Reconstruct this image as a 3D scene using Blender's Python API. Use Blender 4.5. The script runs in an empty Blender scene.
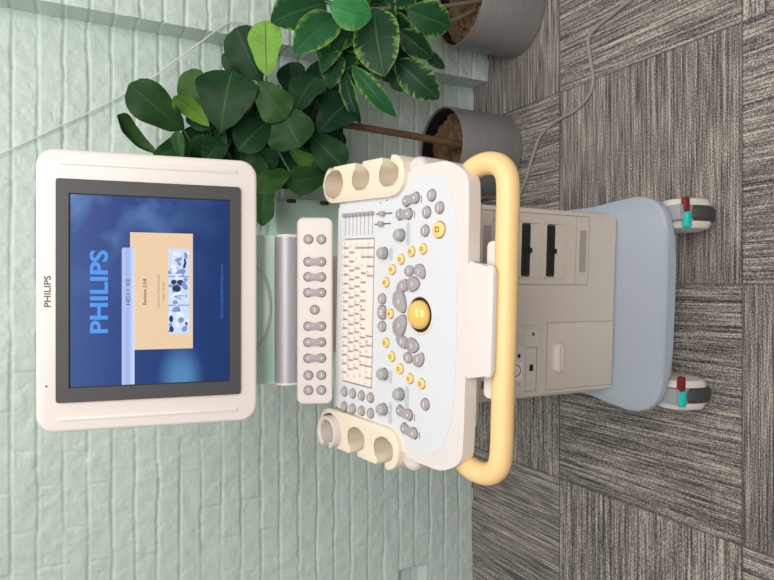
import bpy, bmesh, math, random
import numpy as np
from mathutils import Vector, Matrix, Euler
random.seed(7)
R = math.radians
PI = math.pi
scene = bpy.context.scene
COL = scene.collection

# ------------------------------------------------------------------ camera
F, PITCH, H = 648.0, R(27.47), 1.43
cp, sp = math.cos(PITCH), math.sin(PITCH)
cd = bpy.data.cameras.new('camera'); cam = bpy.data.objects.new('camera', cd); COL.objects.link(cam)
cd.sensor_fit = 'HORIZONTAL'; cd.sensor_width = 36.0; cd.lens = 36.0 * F / 774.0; cd.clip_start = 0.02
m = Matrix(((0, 1, 0), (-sp, 0, -cp), (-cp, 0, sp))).to_4x4()   # the phone was held sideways
m.translation = Vector((0, 0, H)); cam.matrix_world = m
scene.camera = cam

def at(x, y, Y):
    """photo pixel -> world point at distance Y from the camera's foot"""
    v, l = x - 387.0, 290.0 - y
    d = Vector((l, F * cp - v * sp, -(F * sp + v * cp)))
    return Vector((0, 0, H)) + d * (Y / d.y)

# ------------------------------------------------------------------ materials
def lin(c):
    return tuple(((v / 255) / 12.92 if v / 255 <= .04045 else ((v / 255 + .055) / 1.055) ** 2.4) for v in c) + (1,)

def mat(name, rgb, rough=.5, metal=0.0, bump=0.0, bscale=400, var=0.0, vscale=8, coat=0.0, spec=.5):
    M = bpy.data.materials.new(name); M.use_nodes = True
    nt = M.node_tree; b = nt.nodes['Principled BSDF']
    b.inputs['Base Color'].default_value = rgb if len(rgb) == 4 else tuple(rgb) + (1,)
    b.inputs['Roughness'].default_value = rough; b.inputs['Metallic'].default_value = metal
    b.inputs['Coat Weight'].default_value = coat; b.inputs['Specular IOR Level'].default_value = spec
    tc = nt.nodes.new('ShaderNodeTexCoord')
    if bump:
        n = nt.nodes.new('ShaderNodeTexNoise'); n.inputs['Scale'].default_value = bscale
        nt.links.new(tc.outputs['Object'], n.inputs['Vector'])
        bp = nt.nodes.new('ShaderNodeBump'); bp.inputs['Strength'].default_value = bump; bp.inputs['Distance'].default_value = .001
        nt.links.new(n.outputs['Fac'], bp.inputs['Height']); nt.links.new(bp.outputs['Normal'], b.inputs['Normal'])
    if var:
        n = nt.nodes.new('ShaderNodeTexNoise'); n.inputs['Scale'].default_value = vscale; n.inputs['Detail'].default_value = 4
        nt.links.new(tc.outputs['Object'], n.inputs['Vector'])
        mx = nt.nodes.new('ShaderNodeMix'); mx.data_type = 'RGBA'
        c = b.inputs['Base Color'].default_value
        mx.inputs['A'].default_value = tuple(min(1, v * (1 - var)) for v in c[:3]) + (1,)
        mx.inputs['B'].default_value = tuple(min(1, v * (1 + var)) for v in c[:3]) + (1,)
        nt.links.new(n.outputs['Fac'], mx.inputs['Factor']); nt.links.new(mx.outputs['Result'], b.inputs['Base Color'])
    return M

def emis(name, rgb, strength=1.0):
    M = bpy.data.materials.new(name); M.use_nodes = True
    b = M.node_tree.nodes['Principled BSDF']
    b.inputs['Base Color'].default_value = (.005, .005, .005, 1); b.inputs['Roughness'].default_value = .35
    b.inputs['Specular IOR Level'].default_value = .2
    b.inputs['Emission Color'].default_value = lin(rgb); b.inputs['Emission Strength'].default_value = strength
    return M

WHITE = mat('warm_white_plastic', (.745, .685, .64), .42, bump=.08, bscale=900)
PANELW = mat('panel_white_plastic', (.705, .66, .625), .42, bump=.06, bscale=900)
BODY = mat('cabinet_plastic', (.59, .53, .46), .5, bump=.08, bscale=900)
BODYD = mat('cabinet_recess_plastic', (.58, .52, .45), .5)
INSERT = mat('pale_blue_overlay', (.655, .68, .70), .35, bump=.03, bscale=300)
CREAM = mat('cream_holder_plastic', (.76, .665, .525), .45)
SHELL = mat('grey_white_shell', (.66, .60, .55), .45)
TRAYM = mat('blue_grey_plastic', (.40, .46, .52), .42, bump=.06, bscale=900)
ORANGE = mat('peach_handle_rubber', (.87, .595, .27), .42, bump=.05, bscale=900)
BEZEL = mat('dark_grey_bezel', (.048, .046, .046), .5, bump=.1, bscale=1200)
BLACK = mat('black_plastic', (.008, .008, .008), .5)
GREYB = mat('grey_rubber_button', (.36, .33, .33), .45)
GREYK = mat('grey_knob', (.40, .39, .38), .45)
GREYL = mat('pale_grey_inlay', (.52, .52, .54), .5)
YELLOW = mat('yellow_button', (.90, .61, .20), .35)
AMBER = mat('amber_ball', (.85, .53, .13), .12, coat=.6)
GLYPH = mat('button_print_pale', (.75, .73, .72), .5)
GLYPHD = mat('button_print_brown', (.25, .12, .02), .5)
INK = mat('grey_ink', (.11, .10, .10), .6)
KEYINK = mat('key_print_brown', (.30, .19, .16), .6)
KEYM = mat('ivory_key', (.80, .72, .65), .4)
KEYG = mat('keyboard_gap_plastic', (.27, .23, .21), .5)
MINT = mat('mint_painted_metal', (.62, .82, .72), .4, var=.05, vscale=6, bump=.15, bscale=120)
HOODM = mat('hood_reflection_green', (.50, .71, .61), .22)  # mint base colour stands in for green reflected in the glossy hood
RIMM = mat('pale_rim_plastic', (.55, .60, .54), .3)
STEELD = mat('dark_brown_metal', (.05, .035, .03), .5)
TYRE = mat('grey_tyre_rubber', (.055, .053, .05), .55)
RED = mat('red_pedal', (.20, .012, .012), .4)
CYAN = mat('cyan_pedal', (.01, .56, .50), .35)
BRACK = mat('caster_bracket_plastic', (.34, .34, .36), .4)
FENDER = mat('caster_fender_plastic', (.70, .655, .60), .4)
CORD = mat('grey_cord_pvc', (.30, .28, .26), .5)
STRING = mat('pale_cable', (.62, .66, .62), .5)
BARK = mat('brown_bark', (.13, .075, .035), .8, var=.4, vscale=60, bump=.6, bscale=200)
STEMG = mat('grey_brown_stem', (.16, .14, .10), .7, var=.3, vscale=60)
PETI = mat('green_petiole', (.05, .11, .03), .5)
SOIL = mat('coir_soil', (.17, .095, .050), .95, var=.7, vscale=45, bump=1.0, bscale=150)

def brushed(name, a, b_, rough, axis_scale, metal=.85):
    M = bpy.data.materials.new(name); M.use_nodes = True; nt = M.node_tree; b = nt.nodes['Principled BSDF']
    tc = nt.nodes.new('ShaderNodeTexCoord'); mp = nt.nodes.new('ShaderNodeMapping'); mp.inputs['Scale'].default_value = axis_scale
    n = nt.nodes.new('ShaderNodeTexNoise'); n.inputs['Scale'].default_value = 1; n.inputs['Detail'].default_value = 5
    mx = nt.nodes.new('ShaderNodeMix'); mx.data_type = 'RGBA'; mx.inputs['A'].default_value = a + (1,); mx.inputs['B'].default_value = b_ + (1,)
    nt.links.new(tc.outputs['Object'], mp.inputs['Vector']); nt.links.new(mp.outputs['Vector'], n.inputs['Vector'])
    nt.links.new(n.outputs['Fac'], mx.inputs['Factor']); nt.links.new(mx.outputs['Result'], b.inputs['Base Color'])
    b.inputs['Metallic'].default_value = metal; b.inputs['Roughness'].default_value = rough
    return M
POT = brushed('brushed_pot_metal', (.25, .245, .24), (.34, .33, .32), .45, (14, 14, 60), .5)
GRILLE = brushed('brushed_silver', (.34, .33, .35), (.50, .48, .51), .5, (30, 500, 500), .45)

# wall paint: lumpy brush-painted mint masonry
def wallmat():
    M = bpy.data.materials.new('mint_painted_brick'); M.use_nodes = True; nt = M.node_tree; b = nt.nodes['Principled BSDF']
    tc = nt.nodes.new('ShaderNodeTexCoord')
    n = nt.nodes.new('ShaderNodeTexNoise'); n.inputs['Scale'].default_value = 3.0; n.inputs['Detail'].default_value = 6
    mx = nt.nodes.new('ShaderNodeMix'); mx.data_type = 'RGBA'
    mx.inputs['A'].default_value = (.525, .635, .57, 1); mx.inputs['B'].default_value = (.58, .685, .622, 1)
    n2 = nt.nodes.new('ShaderNodeTexNoise'); n2.inputs['Scale'].default_value = 110; n2.inputs['Detail'].default_value = 5
    bp = nt.nodes.new('ShaderNodeBump'); bp.inputs['Strength'].default_value = .35; bp.inputs['Distance'].default_value = .003
    L = nt.links.new
    L(tc.outputs['Object'], n.inputs['Vector']); L(n.outputs['Fac'], mx.inputs['Factor']); L(mx.outputs['Result'], b.inputs['Base Color'])
    L(tc.outputs['Object'], n2.inputs['Vector']); L(n2.outputs['Fac'], bp.inputs['Height']); L(bp.outputs['Normal'], b.inputs['Normal'])
    b.inputs['Roughness'].default_value = .5
    return M
WALL = wallmat()

def carpetmat():
    M = bpy.data.materials.new('striped_carpet_tiles'); M.use_nodes = True; nt = M.node_tree; b = nt.nodes['Principled BSDF']
    N = nt.nodes.new; L = nt.links.new
    def mth(op, a, c=None):
        n = N('ShaderNodeMath'); n.operation = op
        for i, v in enumerate((a, c)):
            if v is None: continue
            if isinstance(v, (int, float)): n.inputs[i].default_value = v
            else: L(v, n.inputs[i])
        return n.outputs[0]
    tc = N('ShaderNodeTexCoord'); sx = N('ShaderNodeSeparateXYZ'); L(tc.outputs['Object'], sx.inputs[0])
    X, Y = sx.outputs[0], sx.outputs[1]
    tx = mth('DIVIDE', mth('SUBTRACT', X, .014), .61); ty = mth('DIVIDE', mth('SUBTRACT', Y, .957), .61)
    ix = mth('FLOOR', tx); iy = mth('FLOOR', ty)
    par = mth('FLOORED_MODULO', mth('ADD', ix, iy), 2.0)
    def mixf(f, a, c):
        n = N('ShaderNodeMix'); n.data_type = 'FLOAT'; L(f, n.inputs['Factor']); L(a, n.inputs['A']); L(c, n.inputs['B']); return n.outputs['Result']
    along = mixf(par, X, Y); across = mixf(par, Y, X)
    tid = mth('ADD', mth('MULTIPLY', ix, 3.7), mth('MULTIPLY', iy, 7.3))
    def noise(sa, sc, det, rough=.6):
        cx = N('ShaderNodeCombineXYZ'); L(mth('MULTIPLY', along, sa), cx.inputs[0]); L(mth('MULTIPLY', across, sc), cx.inputs[1]); L(tid, cx.inputs[2])
        n = N('ShaderNodeTexNoise'); n.inputs['Scale'].default_value = 1; n.inputs['Detail'].default_value = det; n.inputs['Roughness'].default_value = rough
        L(cx.outputs[0], n.inputs['Vector']); return n.outputs['Fac']
    n1 = noise(2.6, 150, 2.0); n2 = noise(10, 270, 1.5); n3 = noise(260, 330, 1.0); n4 = noise(2.5, 6, 2.0)
    s = mth('ADD', mth('MULTIPLY', n1, .50), mth('MULTIPLY', n2, .42))
    s = mth('ADD', s, mth('MULTIPLY', n3, .52)); s = mth('ADD', s, mth('MULTIPLY', n4, .12))
    cr = N('ShaderNodeValToRGB'); e = cr.color_ramp.elements
    e[0].position = .635; e[0].color = (.05, .045, .05, 1); e[1].position = .93; e[1].color = (.60, .54, .46, 1)
    k = e.new(.73); k.color = (.17, .152, .148, 1); k = e.new(.815); k.color = (.28, .25, .225, 1)
    L(s, cr.inputs[0])
    # seams
    def edge(t):
        fr = mth('FRACT', t); return mth('MINIMUM', fr, mth('SUBTRACT', 1.0, fr))
    sm = mth('LESS_THAN', mth('MINIMUM', edge(tx), edge(ty)), .0045)
    mx = N('ShaderNodeMix'); mx.data_type = 'RGBA'; L(mth('MULTIPLY', sm, .55), mx.inputs['Factor']); L(cr.outputs[0], mx.inputs['A']); mx.inputs['B'].default_value = (.05, .047, .047, 1)
    L(mx.outputs['Result'], b.inputs['Base Color'])
    bp = N('ShaderNodeBump'); bp.inputs['Strength'].default_value = .5; bp.inputs['Distance'].default_value = .003
    L(s, bp.inputs['Height']); L(bp.outputs['Normal'], b.inputs['Normal'])
    b.inputs['Roughness'].default_value = .95; b.inputs['Specular IOR Level'].default_value = .15
    return M
CARPET = carpetmat()

def leafmat(name, mid, edge, vein, variegated, rough=.35):
    M = bpy.data.materials.new(name); M.use_nodes = True; nt = M.node_tree; b = nt.nodes['Principled BSDF']
    N = nt.nodes.new; L = nt.links.new
    def mth(op, a, c=None):
        n = N('ShaderNodeMath'); n.operation = op
        for i, v in enumerate((a, c)):
            if v is None: continue
            if isinstance(v, (int, float)): n.inputs[i].default_value = v
            else: L(v, n.inputs[i])
        return n.outputs[0]
    uv = N('ShaderNodeUVMap'); uv.uv_map = 'UVMap'; sx = N('ShaderNodeSeparateXYZ'); L(uv.outputs[0], sx.inputs[0])
    U, V = sx.outputs[0], sx.outputs[1]                # U 0..1 across, V along
    a = mth('ABSOLUTE', mth('SUBTRACT', U, .5)); a = mth('MULTIPLY', a, 2.0)
    at_ = N('ShaderNodeAttribute'); at_.attribute_name = 'tint'
    tc = N('ShaderNodeTexCoord')
    nz = N('ShaderNodeTexNoise'); nz.inputs['Scale'].default_value = 28; nz.inputs['Detail'].default_value = 4; L(tc.outputs['Object'], nz.inputs['Vector'])
    base = N('ShaderNodeMix'); base.data_type = 'RGBA'; base.inputs['A'].default_value = mid + (1,); base.inputs['B'].default_value = edge + (1,)
    if variegated:
        rib = N('ShaderNodeTexNoise'); rib.inputs['Scale'].default_value = 1; rib.inputs['Detail'].default_value = 3
        cx = N('ShaderNodeCombineXYZ'); L(mth('MULTIPLY', a, 2.2), cx.inputs[0]); L(mth('MULTIPLY', mth('SUBTRACT', V, mth('MULTIPLY', a, .12)), 16.0), cx.inputs[1]); L(at_.outputs['Fac'], cx.inputs[2])
        L(cx.outputs[0], rib.inputs['Vector'])
        yg = N('ShaderNodeAttribute'); yg.attribute_name = 'young'
        ym = N('ShaderNodeMix'); ym.data_type = 'RGBA'; L(yg.outputs['Fac'], ym.inputs['Factor']); ym.inputs['A'].default_value = mid + (1,); ym.inputs['B'].default_value = (.05, .30, .09, 1)
        L(ym.outputs['Result'], base.inputs['A'])
        e = mth('ADD', mth('MULTIPLY', a, 1.0), mth('MULTIPLY', mth('SUBTRACT', rib.outputs['Fac'], .5), 1.15))
        f = mth('MULTIPLY', mth('SUBTRACT', e, .76), 4.0); f = mth('MINIMUM', mth('MAXIMUM', f, 0.0), 1.0)
        L(f, base.inputs['Factor'])
    else:
        L(at_.outputs['Fac'], base.inputs['Factor'])
    col = N('ShaderNodeMix'); col.data_type = 'RGBA'; col.blend_type = 'MULTIPLY'; col.inputs['Factor'].default_value = .7
    g = N('ShaderNodeMapRange'); L(nz.outputs['Fac'], g.inputs[0]); g.inputs[3].default_value = .45; g.inputs[4].default_value = 1.5
    gc = N('ShaderNodeCombineColor'); [L(g.outputs[0], gc.inputs[i]) for i in range(3)]
    L(base.outputs['Result'], col.inputs['A']); L(gc.outputs[0], col.inputs['B'])
    lat = mth('FRACT', mth('MULTIPLY', mth('SUBTRACT', V, mth('MULTIPLY', a, .16)), 9.0))
    lat = mth('LESS_THAN', lat, .10)
    midr = mth('LESS_THAN', a, .045)
    vm = mth('MAXIMUM', mth('MULTIPLY', midr, .75), mth('MULTIPLY', lat, .22))
    o = N('ShaderNodeMix'); o.data_type = 'RGBA'; L(vm, o.inputs['Factor']); L(col.outputs['Result'], o.inputs['A']); o.inputs['B'].default_value = vein + (1,)
    L(o.outputs['Result'], b.inputs['Base Color'])
    bp = N('ShaderNodeBump'); bp.inputs['Strength'].default_value = .5; bp.inputs['Distance'].default_value = .002; L(vm, bp.inputs['Height']); L(bp.outputs['Normal'], b.inputs['Normal'])
    b.inputs['Roughness'].default_value = rough; b.inputs['Specular IOR Level'].default_value = .2
    return M
FIGLEAF = leafmat('fig_leaf', (.005, .035, .012), (.20, .42, .05), (.03, .10, .035), False, .5)
VARLEAF = leafmat('variegated_leaf', (.010, .048, .018), (.17, .32, .06), (.05, .13, .05), True, .45)

# ------------------------------------------------------------------ mesh helpers
def obj(name, bm, mats, parent=None, loc=(0, 0, 0), rot=(0, 0, 0), sharp=38, smooth=True):
    if not isinstance(mats, (list, tuple)): mats = [mats]
    me = bpy.data.meshes.new(name)
    if smooth:
        for f in bm.faces: f.smooth = True
    bmesh.ops.recalc_face_normals(bm, faces=bm.faces[:])
    bm.to_mesh(me); bm.free()
    if smooth: me.set_sharp_from_angle(angle=R(sharp))
    for k in mats: me.materials.append(k)
    o = bpy.data.objects.new(name, me); COL.objects.link(o)
    o.location = loc; o.rotation_euler = rot
    if parent: o.parent = parent
    return o

def empty(name, loc, rz=0):
    o = bpy.data.objects.new(name, None); COL.objects.link(o); o.location = loc; o.rotation_euler = (0, 0, rz); o.empty_display_size = .1
    return o

def tag(o, label=None, cat=None, group=None, kind=None):
    if label: o['label'] = label
    if cat: o['category'] = cat
    if group: o['group'] = group
    if kind: o['kind'] = kind
    return o

def copy_tree(o, parent=None):
    c = o.copy(); COL.objects.link(c)
    if parent: c.parent = parent
    for ch in list(o.children): copy_tree(ch, c)
    return c

def prism(bm, pts, z0, z1, bev=0.0, seg=2, both=False, mi=0, taper=1.0, xf=None):
    """polygon pts extruded from z0 to z1 (top = z1), bevelled rim; xf maps local (x, y, z) elsewhere"""
    n = len(pts); cx = sum(p[0] for p in pts) / n; cy = sum(p[1] for p in pts) / n
    lo = [bm.verts.new((p[0], p[1], z0)) for p in pts]
    hi = [bm.verts.new((cx + (p[0] - cx) * taper, cy + (p[1] - cy) * taper, z1)) for p in pts]
    fs = [bm.faces.new(hi), bm.faces.new(lo[::-1])]
    for i in range(n):
        j = (i + 1) % n
        fs.append(bm.faces.new((lo[i], lo[j], hi[j], hi[i])))
    for f in fs: f.material_index = mi
    newv = set(lo + hi)
    if bev:
        ed = []
        for i in range(n):
            j = (i + 1) % n
            ed.append(bm.edges.get((hi[i], hi[j])))
            if both: ed.append(bm.edges.get((lo[i], lo[j])))
        r = bmesh.ops.bevel(bm, geom=ed, offset=bev, segments=seg, affect='EDGES', profile=.5, material=-1)
        newv |= set(r['verts'])
    if xf is not None:
        for v in newv:
            if v.is_valid: v.co = xf @ v.co
    return fs

def rrect(x0, y0, x1, y1, r, n=5):
    pts = []
    for cx, cy, a in ((x1 - r, y1 - r, 0), (x0 + r, y1 - r, 90), (x0 + r, y0 + r, 180), (x1 - r, y0 + r, 270)):
        for k in range(n + 1):
            t = R(a + 90 * k / n); pts.append((cx + r * math.cos(t), cy + r * math.sin(t)))
    return pts

def loft_rrect(bm, x0, y0, x1, y1, r, z0, z1, b, n=8, seg=4):
    rings = [(0, z0)] + [(b * (1 - math.cos(R(90 * k / seg))), z1 - b + b * math.sin(R(90 * k / seg))) for k in range(seg + 1)]
    R_ = [[bm.verts.new((p[0], p[1], z)) for p in rrect(x0 + o, y0 + o, x1 - o, y1 - o, r - o, n)] for o, z in rings]
    for a, c in zip(R_, R_[1:]):
        for k in range(len(a)): j = (k + 1) % len(a); bm.faces.new((a[k], a[j], c[j], c[k]))
    bm.faces.new(R_[-1]); bm.faces.new(R_[0][::-1])

def ell(cx, cy, rx, ry=None, n=24, rot=0, p=2.0):
    ry = rx if ry is None else ry; o = []
    for k in range(n):
        t = 2 * PI * k / n; c, s = math.cos(t), math.sin(t)
        x = rx * math.copysign(abs(c) ** (2 / p), c); y = ry * math.copysign(abs(s) ** (2 / p), s)
        o.append((cx + x * math.cos(rot) - y * math.sin(rot), cy + x * math.sin(rot) + y * math.cos(rot)))
    return o

def smoothpoly(pts, it=2):
    for _ in range(it):
        o = []
        for i in range(len(pts)):
            a, b = pts[i], pts[(i + 1) % len(pts)]
            o += [(.75 * a[0] + .25 * b[0], .75 * a[1] + .25 * b[1]), (.25 * a[0] + .75 * b[0], .25 * a[1] + .75 * b[1])]
        pts = o
    return pts

FRONT = Matrix(((1, 0, 0, 0), (0, 0, -1, 0), (0, 1, 0, 0), (0, 0, 0, 1)))   # (x, z, out) -> cabinet front at y = -out

def box(bm, x0, y0, z0, x1, y1, z1, bev=0, seg=2, mi=0):
    vs = [bm.verts.new((x, y, z)) for x in (x0, x1) for y in (y0, y1) for z in (z0, z1)]
    q = [(0, 1, 3, 2), (4, 6, 7, 5), (0, 4, 5, 1), (2, 3, 7, 6), (0, 2, 6, 4), (1, 5, 7, 3)]
    fs = [bm.faces.new([vs[i] for i in a]) for a in q]
    for f in fs: f.material_index = mi
    if bev:
        ed = list({e for f in fs for e in f.edges})
        bmesh.ops.bevel(bm, geom=ed, offset=bev, segments=seg, affect='EDGES', profile=.5)

def frame(bm, outer, inner, z0, z1, mi=0):
    """ring between two outlines of equal point count"""
    n = len(outer)
    A = [[bm.verts.new((p[0], p[1], z)) for p in ring] for ring in (outer, inner) for z in (z0, z1)]
    o0, o1, i0, i1 = A
    for k in range(n):
        j = (k + 1) % n
        for q in ((o0[k], o0[j], o1[j], o1[k]), (i0[j], i0[k], i1[k], i1[j]), (o1[k], o1[j], i1[j], i1[k]), (o0[j], o0[k], i0[k], i0[j])):
            bm.faces.new(q).material_index = mi

def spline(pts, n=8):
    P = [Vector(p) for p in pts]; o = []
    for i in range(len(P) - 1):
        a, b, c, d = P[max(i - 1, 0)], P[i], P[i + 1], P[min(i + 2, len(P) - 1)]
        for k in range(n):
            t = k / n
            o.append(.5 * ((2 * b) + (-a + c) * t + (2 * a - 5 * b + 4 * c - d) * t * t + (-a + 3 * b - 3 * c + d) * t ** 3))
    o.append(P[-1]); return o

def tube(bm, pts, r, seg=8, r1=None, mi=0, wob=0):
    P = [Vector(p) for p in pts]; rings = []; n = len(P); up = None
    for i, p in enumerate(P):
        t = (P[min(i + 1, n - 1)] - P[max(i - 1, 0)]).normalized()
        if up is None:
            up = t.orthogonal().normalized()
        up = (up - t * up.dot(t)).normalized(); sd = t.cross(up)
        rr = r if r1 is None else r + (r1 - r) * i / (n - 1)
        rr *= 1 + wob * math.sin(i * 2.3) * .5
        rings.append([bm.verts.new(p + rr * (math.cos(2 * PI * k / seg) * up + math.sin(2 * PI * k / seg) * sd)) for k in range(seg)])
    for a, b in zip(rings, rings[1:]):
        for k in range(seg):
            j = (k + 1) % seg; bm.faces.new((a[k], a[j], b[j], b[k])).material_index = mi
    bm.faces.new(rings[0][::-1]).material_index = mi; bm.faces.new(rings[-1]).material_index = mi

def lathe(bm, prof, seg=32, c=(0, 0, 0), axis='Z', mi=0, cap=True):
    rings = []
    for r, z in prof:
        ring = []
        for k in range(seg):
            a = 2 * PI * k / seg; x, y = r * math.cos(a), r * math.sin(a)
            v = (x, y, z) if axis == 'Z' else ((z, x, y) if axis == 'X' else (x, z, y))
            ring.append(bm.verts.new((v[0] + c[0], v[1] + c[1], v[2] + c[2])))
        rings.append(ring)
    for a, b in zip(rings, rings[1:]):
        for k in range(seg):
            j = (k + 1) % seg; bm.faces.new((a[k], a[j], b[j], b[k])).material_index = mi
    if cap:
        bm.faces.new(rings[0][::-1]).material_index = mi; bm.faces.new(rings[-1]).material_index = mi

def text_into(bm, s, size, loc, mi=0, bold=0.0, width=None, xf=None):
    cu = bpy.data.curves.new('t', 'FONT'); cu.body = s; cu.size = size; cu.align_x = 'CENTER'; cu.align_y = 'CENTER'; cu.offset = bold; cu.resolution_u = 4
    o = bpy.data.objects.new('t', cu); COL.objects.link(o)
    dg = bpy.context.evaluated_depsgraph_get(); me = bpy.data.meshes.new_from_object(o.evaluated_get(dg))
    xs = [v.co.x for v in me.vertices] or [0]; ys = [v.co.y for v in me.vertices] or [0]
    k = (width / (max(xs) - min(xs))) if width else 1.0
    mx, my = (max(xs) + min(xs)) / 2, (max(ys) + min(ys)) / 2
    vs = []
    for v in me.vertices:
        q = Vector(((v.co.x - mx) * k + loc[0], (v.co.y - my) + loc[1], loc[2]))
        vs.append(bm.verts.new(xf @ q if xf is not None else q))
    for f in me.polygons:
        try: bm.faces.new([vs[i] for i in f.vertices]).material_index = mi
        except ValueError: pass
    bpy.data.objects.remove(o); bpy.data.curves.remove(cu); bpy.data.meshes.remove(me)

def flat(bm, pts, z, mi=0):
    f = bm.faces.new([bm.verts.new((p[0], p[1], z)) for p in pts]); f.material_index = mi

B = bmesh.new

# ------------------------------------------------------------------ setting
def vn(x, y, seed):
    xi, yi = np.floor(x).astype(np.int64), np.floor(y).astype(np.int64); xf, yf = x - xi, y - yi
    def h(a, b):
        n = (a * 374761393 + b * 668265263 + seed * 1442695041) & 0xffffffff
        n = ((n ^ (n >> 13)) * 1274126177) & 0xffffffff
        return ((n ^ (n >> 16)) & 0xffff) / 65535.0
    u, v = xf * xf * (3 - 2 * xf), yf * yf * (3 - 2 * yf)
    return (h(xi, yi) * (1 - u) + h(xi + 1, yi) * u) * (1 - v) + (h(xi, yi + 1) * (1 - u) + h(xi + 1, yi + 1) * u) * v
def fbm(x, y, seed, o=3):
    s, a = 0, .5
    for i in range(o): s = s + a * (vn(x * 2 ** i, y * 2 ** i, seed + i) - .5); a *= .5
    return s

def relief(x, z, seed):
    course, blen = .0635, .222
    wx = x + .012 * fbm(x * 9, z * 9, seed + 1); wz = z + .012 * fbm(x * 7, z * 14, seed + 2) + .004 * fbm(x * 30, z * 30, seed + 3)
    row = np.floor(wz / course); fz = wz / course - row
    off = (row % 2) * .5 + .18 * vn(row * 1.7 + .5, row * 0 + 3.5, seed + 4)
    bx = wx / blen + off; ci = np.floor(bx); fx = bx - ci
    dz = np.minimum(fz, 1 - fz) * course; dx = np.minimum(fx, 1 - fx) * blen
    jw = .0032 + .003 * fbm(x * 12, z * 12, seed + 5)
    def prof(d): t = np.clip((d - jw * .35) / (jw * 1.1), 0, 1); return t * t * (3 - 2 * t)
    fill = np.clip(.72 + 2.2 * fbm(x * 5, z * 5, seed + 6), .15, 1)
    fillh = np.clip(.14 + 1.7 * fbm(x * 6 + 9, z * 6, seed + 7), .0, .8)
    depth = .0065
    h = -depth * np.maximum((1 - prof(dz)) * fill, (1 - prof(dx)) * fillh)
    h += (.004 * (vn(ci * 1.31 + .5, row * 1.7 + .5, seed + 8) - .5))
    h += .007 * fbm(x * 14, z * 14, seed + 9) + .005 * fbm(x * 40, z * 40, seed + 11)
    pit = vn(x * 90, z * 90, seed + 13); h -= .003 * np.clip((pit - .86) * 7, 0, 1)
    return h

def brick_wall(name, P0, du, L, Ht, nrm, step, seed, extra=None):
    nu, nv = max(2, int(L / step)), int(Ht / step)
    u = np.linspace(0, L, nu); v = np.linspace(0, Ht, nv); uu, vv = np.meshgrid(u, v)
    X = P0[0] + du[0] * uu; Y = P0[1] + du[1] * uu
    s = X + Y * .7
    h = relief(s, vv, seed)
    if extra is not None: h = h + extra(X, vv)
    co = np.stack([X + nrm[0] * h, Y + nrm[1] * h, vv], -1).reshape(-1, 3)
    i = np.arange(nu * nv).reshape(nv, nu)
    q = np.stack([i[:-1, :-1], i[:-1, 1:], i[1:, 1:], i[1:, :-1]], -1).reshape(-1, 4)
    me = bpy.data.meshes.new(name)
    me.vertices.add(len(co)); me.vertices.foreach_set('co', co.ravel())
    me.loops.add(q.size); me.loops.foreach_set('vertex_index', q.ravel().astype(np.int32))
    me.polygons.add(len(q)); me.polygons.foreach_set('loop_start', np.arange(0, q.size, 4, dtype=np.int32))
    me.polygons.foreach_set('use_smooth', np.ones(len(q), bool))
    me.update(calc_edges=True); me.validate()
    me.materials.append(WALL)
    o = bpy.data.objects.new(name, me); COL.objects.link(o); o['kind'] = 'structure'
    return o
WY, PY, PX = 2.04, 1.942, .766
def notch(X, Z):
    # a rounded chipped-out pocket low on the wall
    dx = np.clip((-1.004 - X) / .012, 0, 1); dz = np.clip((Z - .205) / .018, 0, 1) * np.clip((.320 - Z) / .02, 0, 1)
    return -.028 * dx * dz * np.clip((X + 1.25) / .03, 0, 1)
brick_wall('wall_back', (-1.9, WY), (1, 0), PX + 1.9 + .004, 2.2, (0, -1), .0040, 3, notch)
pil = brick_wall('wall_right', (PX, PY), (1, 0), 1.0, 2.2, (0, -1), .0040, 11)
side = brick_wall('wall_side', (PX, PY), (0, 1), WY - PY + .012, 2.2, (-.5, 0), .0040, 17)
bm = B(); box(bm, -2.6, -1.6, -.05, 2.4, 2.2, 0); fl = obj('floor', bm, CARPET, smooth=False); fl['kind'] = 'structure'

# ------------------------------------------------------------------ ultrasound machine
YAW = R(-2.4)
mach = empty('ultrasound_machine', (-.032, 1.19, 0), YAW)
tag(mach, 'white wheeled medical ultrasound machine with keyboard panel, peach handle and lit blue screen', 'ultrasound machine')

# base tray
half = [(0, 1.024), (.10, 1.025), (.165, 1.029), (.20, 1.036), (.225, 1.047), (.246, 1.068), (.259, 1.10), (.262, 1.13), (.253, 1.20), (.245, 1.26), (.240, 1.5), (.238, 1.66), (.225, 1.70), (.19, 1.72), (0, 1.725)]
out = [(x, y - 1.19) for x, y in half] + [(-x, y - 1.19) for x, y in half[-2:0:-1]]
bm = B(); prism(bm, out, .146, .173, .007, 3, both=True); tray = obj('base_tray', bm, TRAYM, mach)

# cabinet body with openings for the ports
bm = B()
prism(bm, rrect(-.224, 0, .224, .47, .014), .172, .70, .010, 2)
body = obj('cabinet', bm, BODY, mach)
# front apron around lower edge
def fbox(name, m_, par, x0, z0, x1, z1, r, out0, out1, bev=.0, seg=2):
    bm = B(); prism(bm, rrect(x0, z0, x1, z1, r, 3), out0, out1, bev, seg, xf=FRONT); return obj(name, bm, m_, par)
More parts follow.
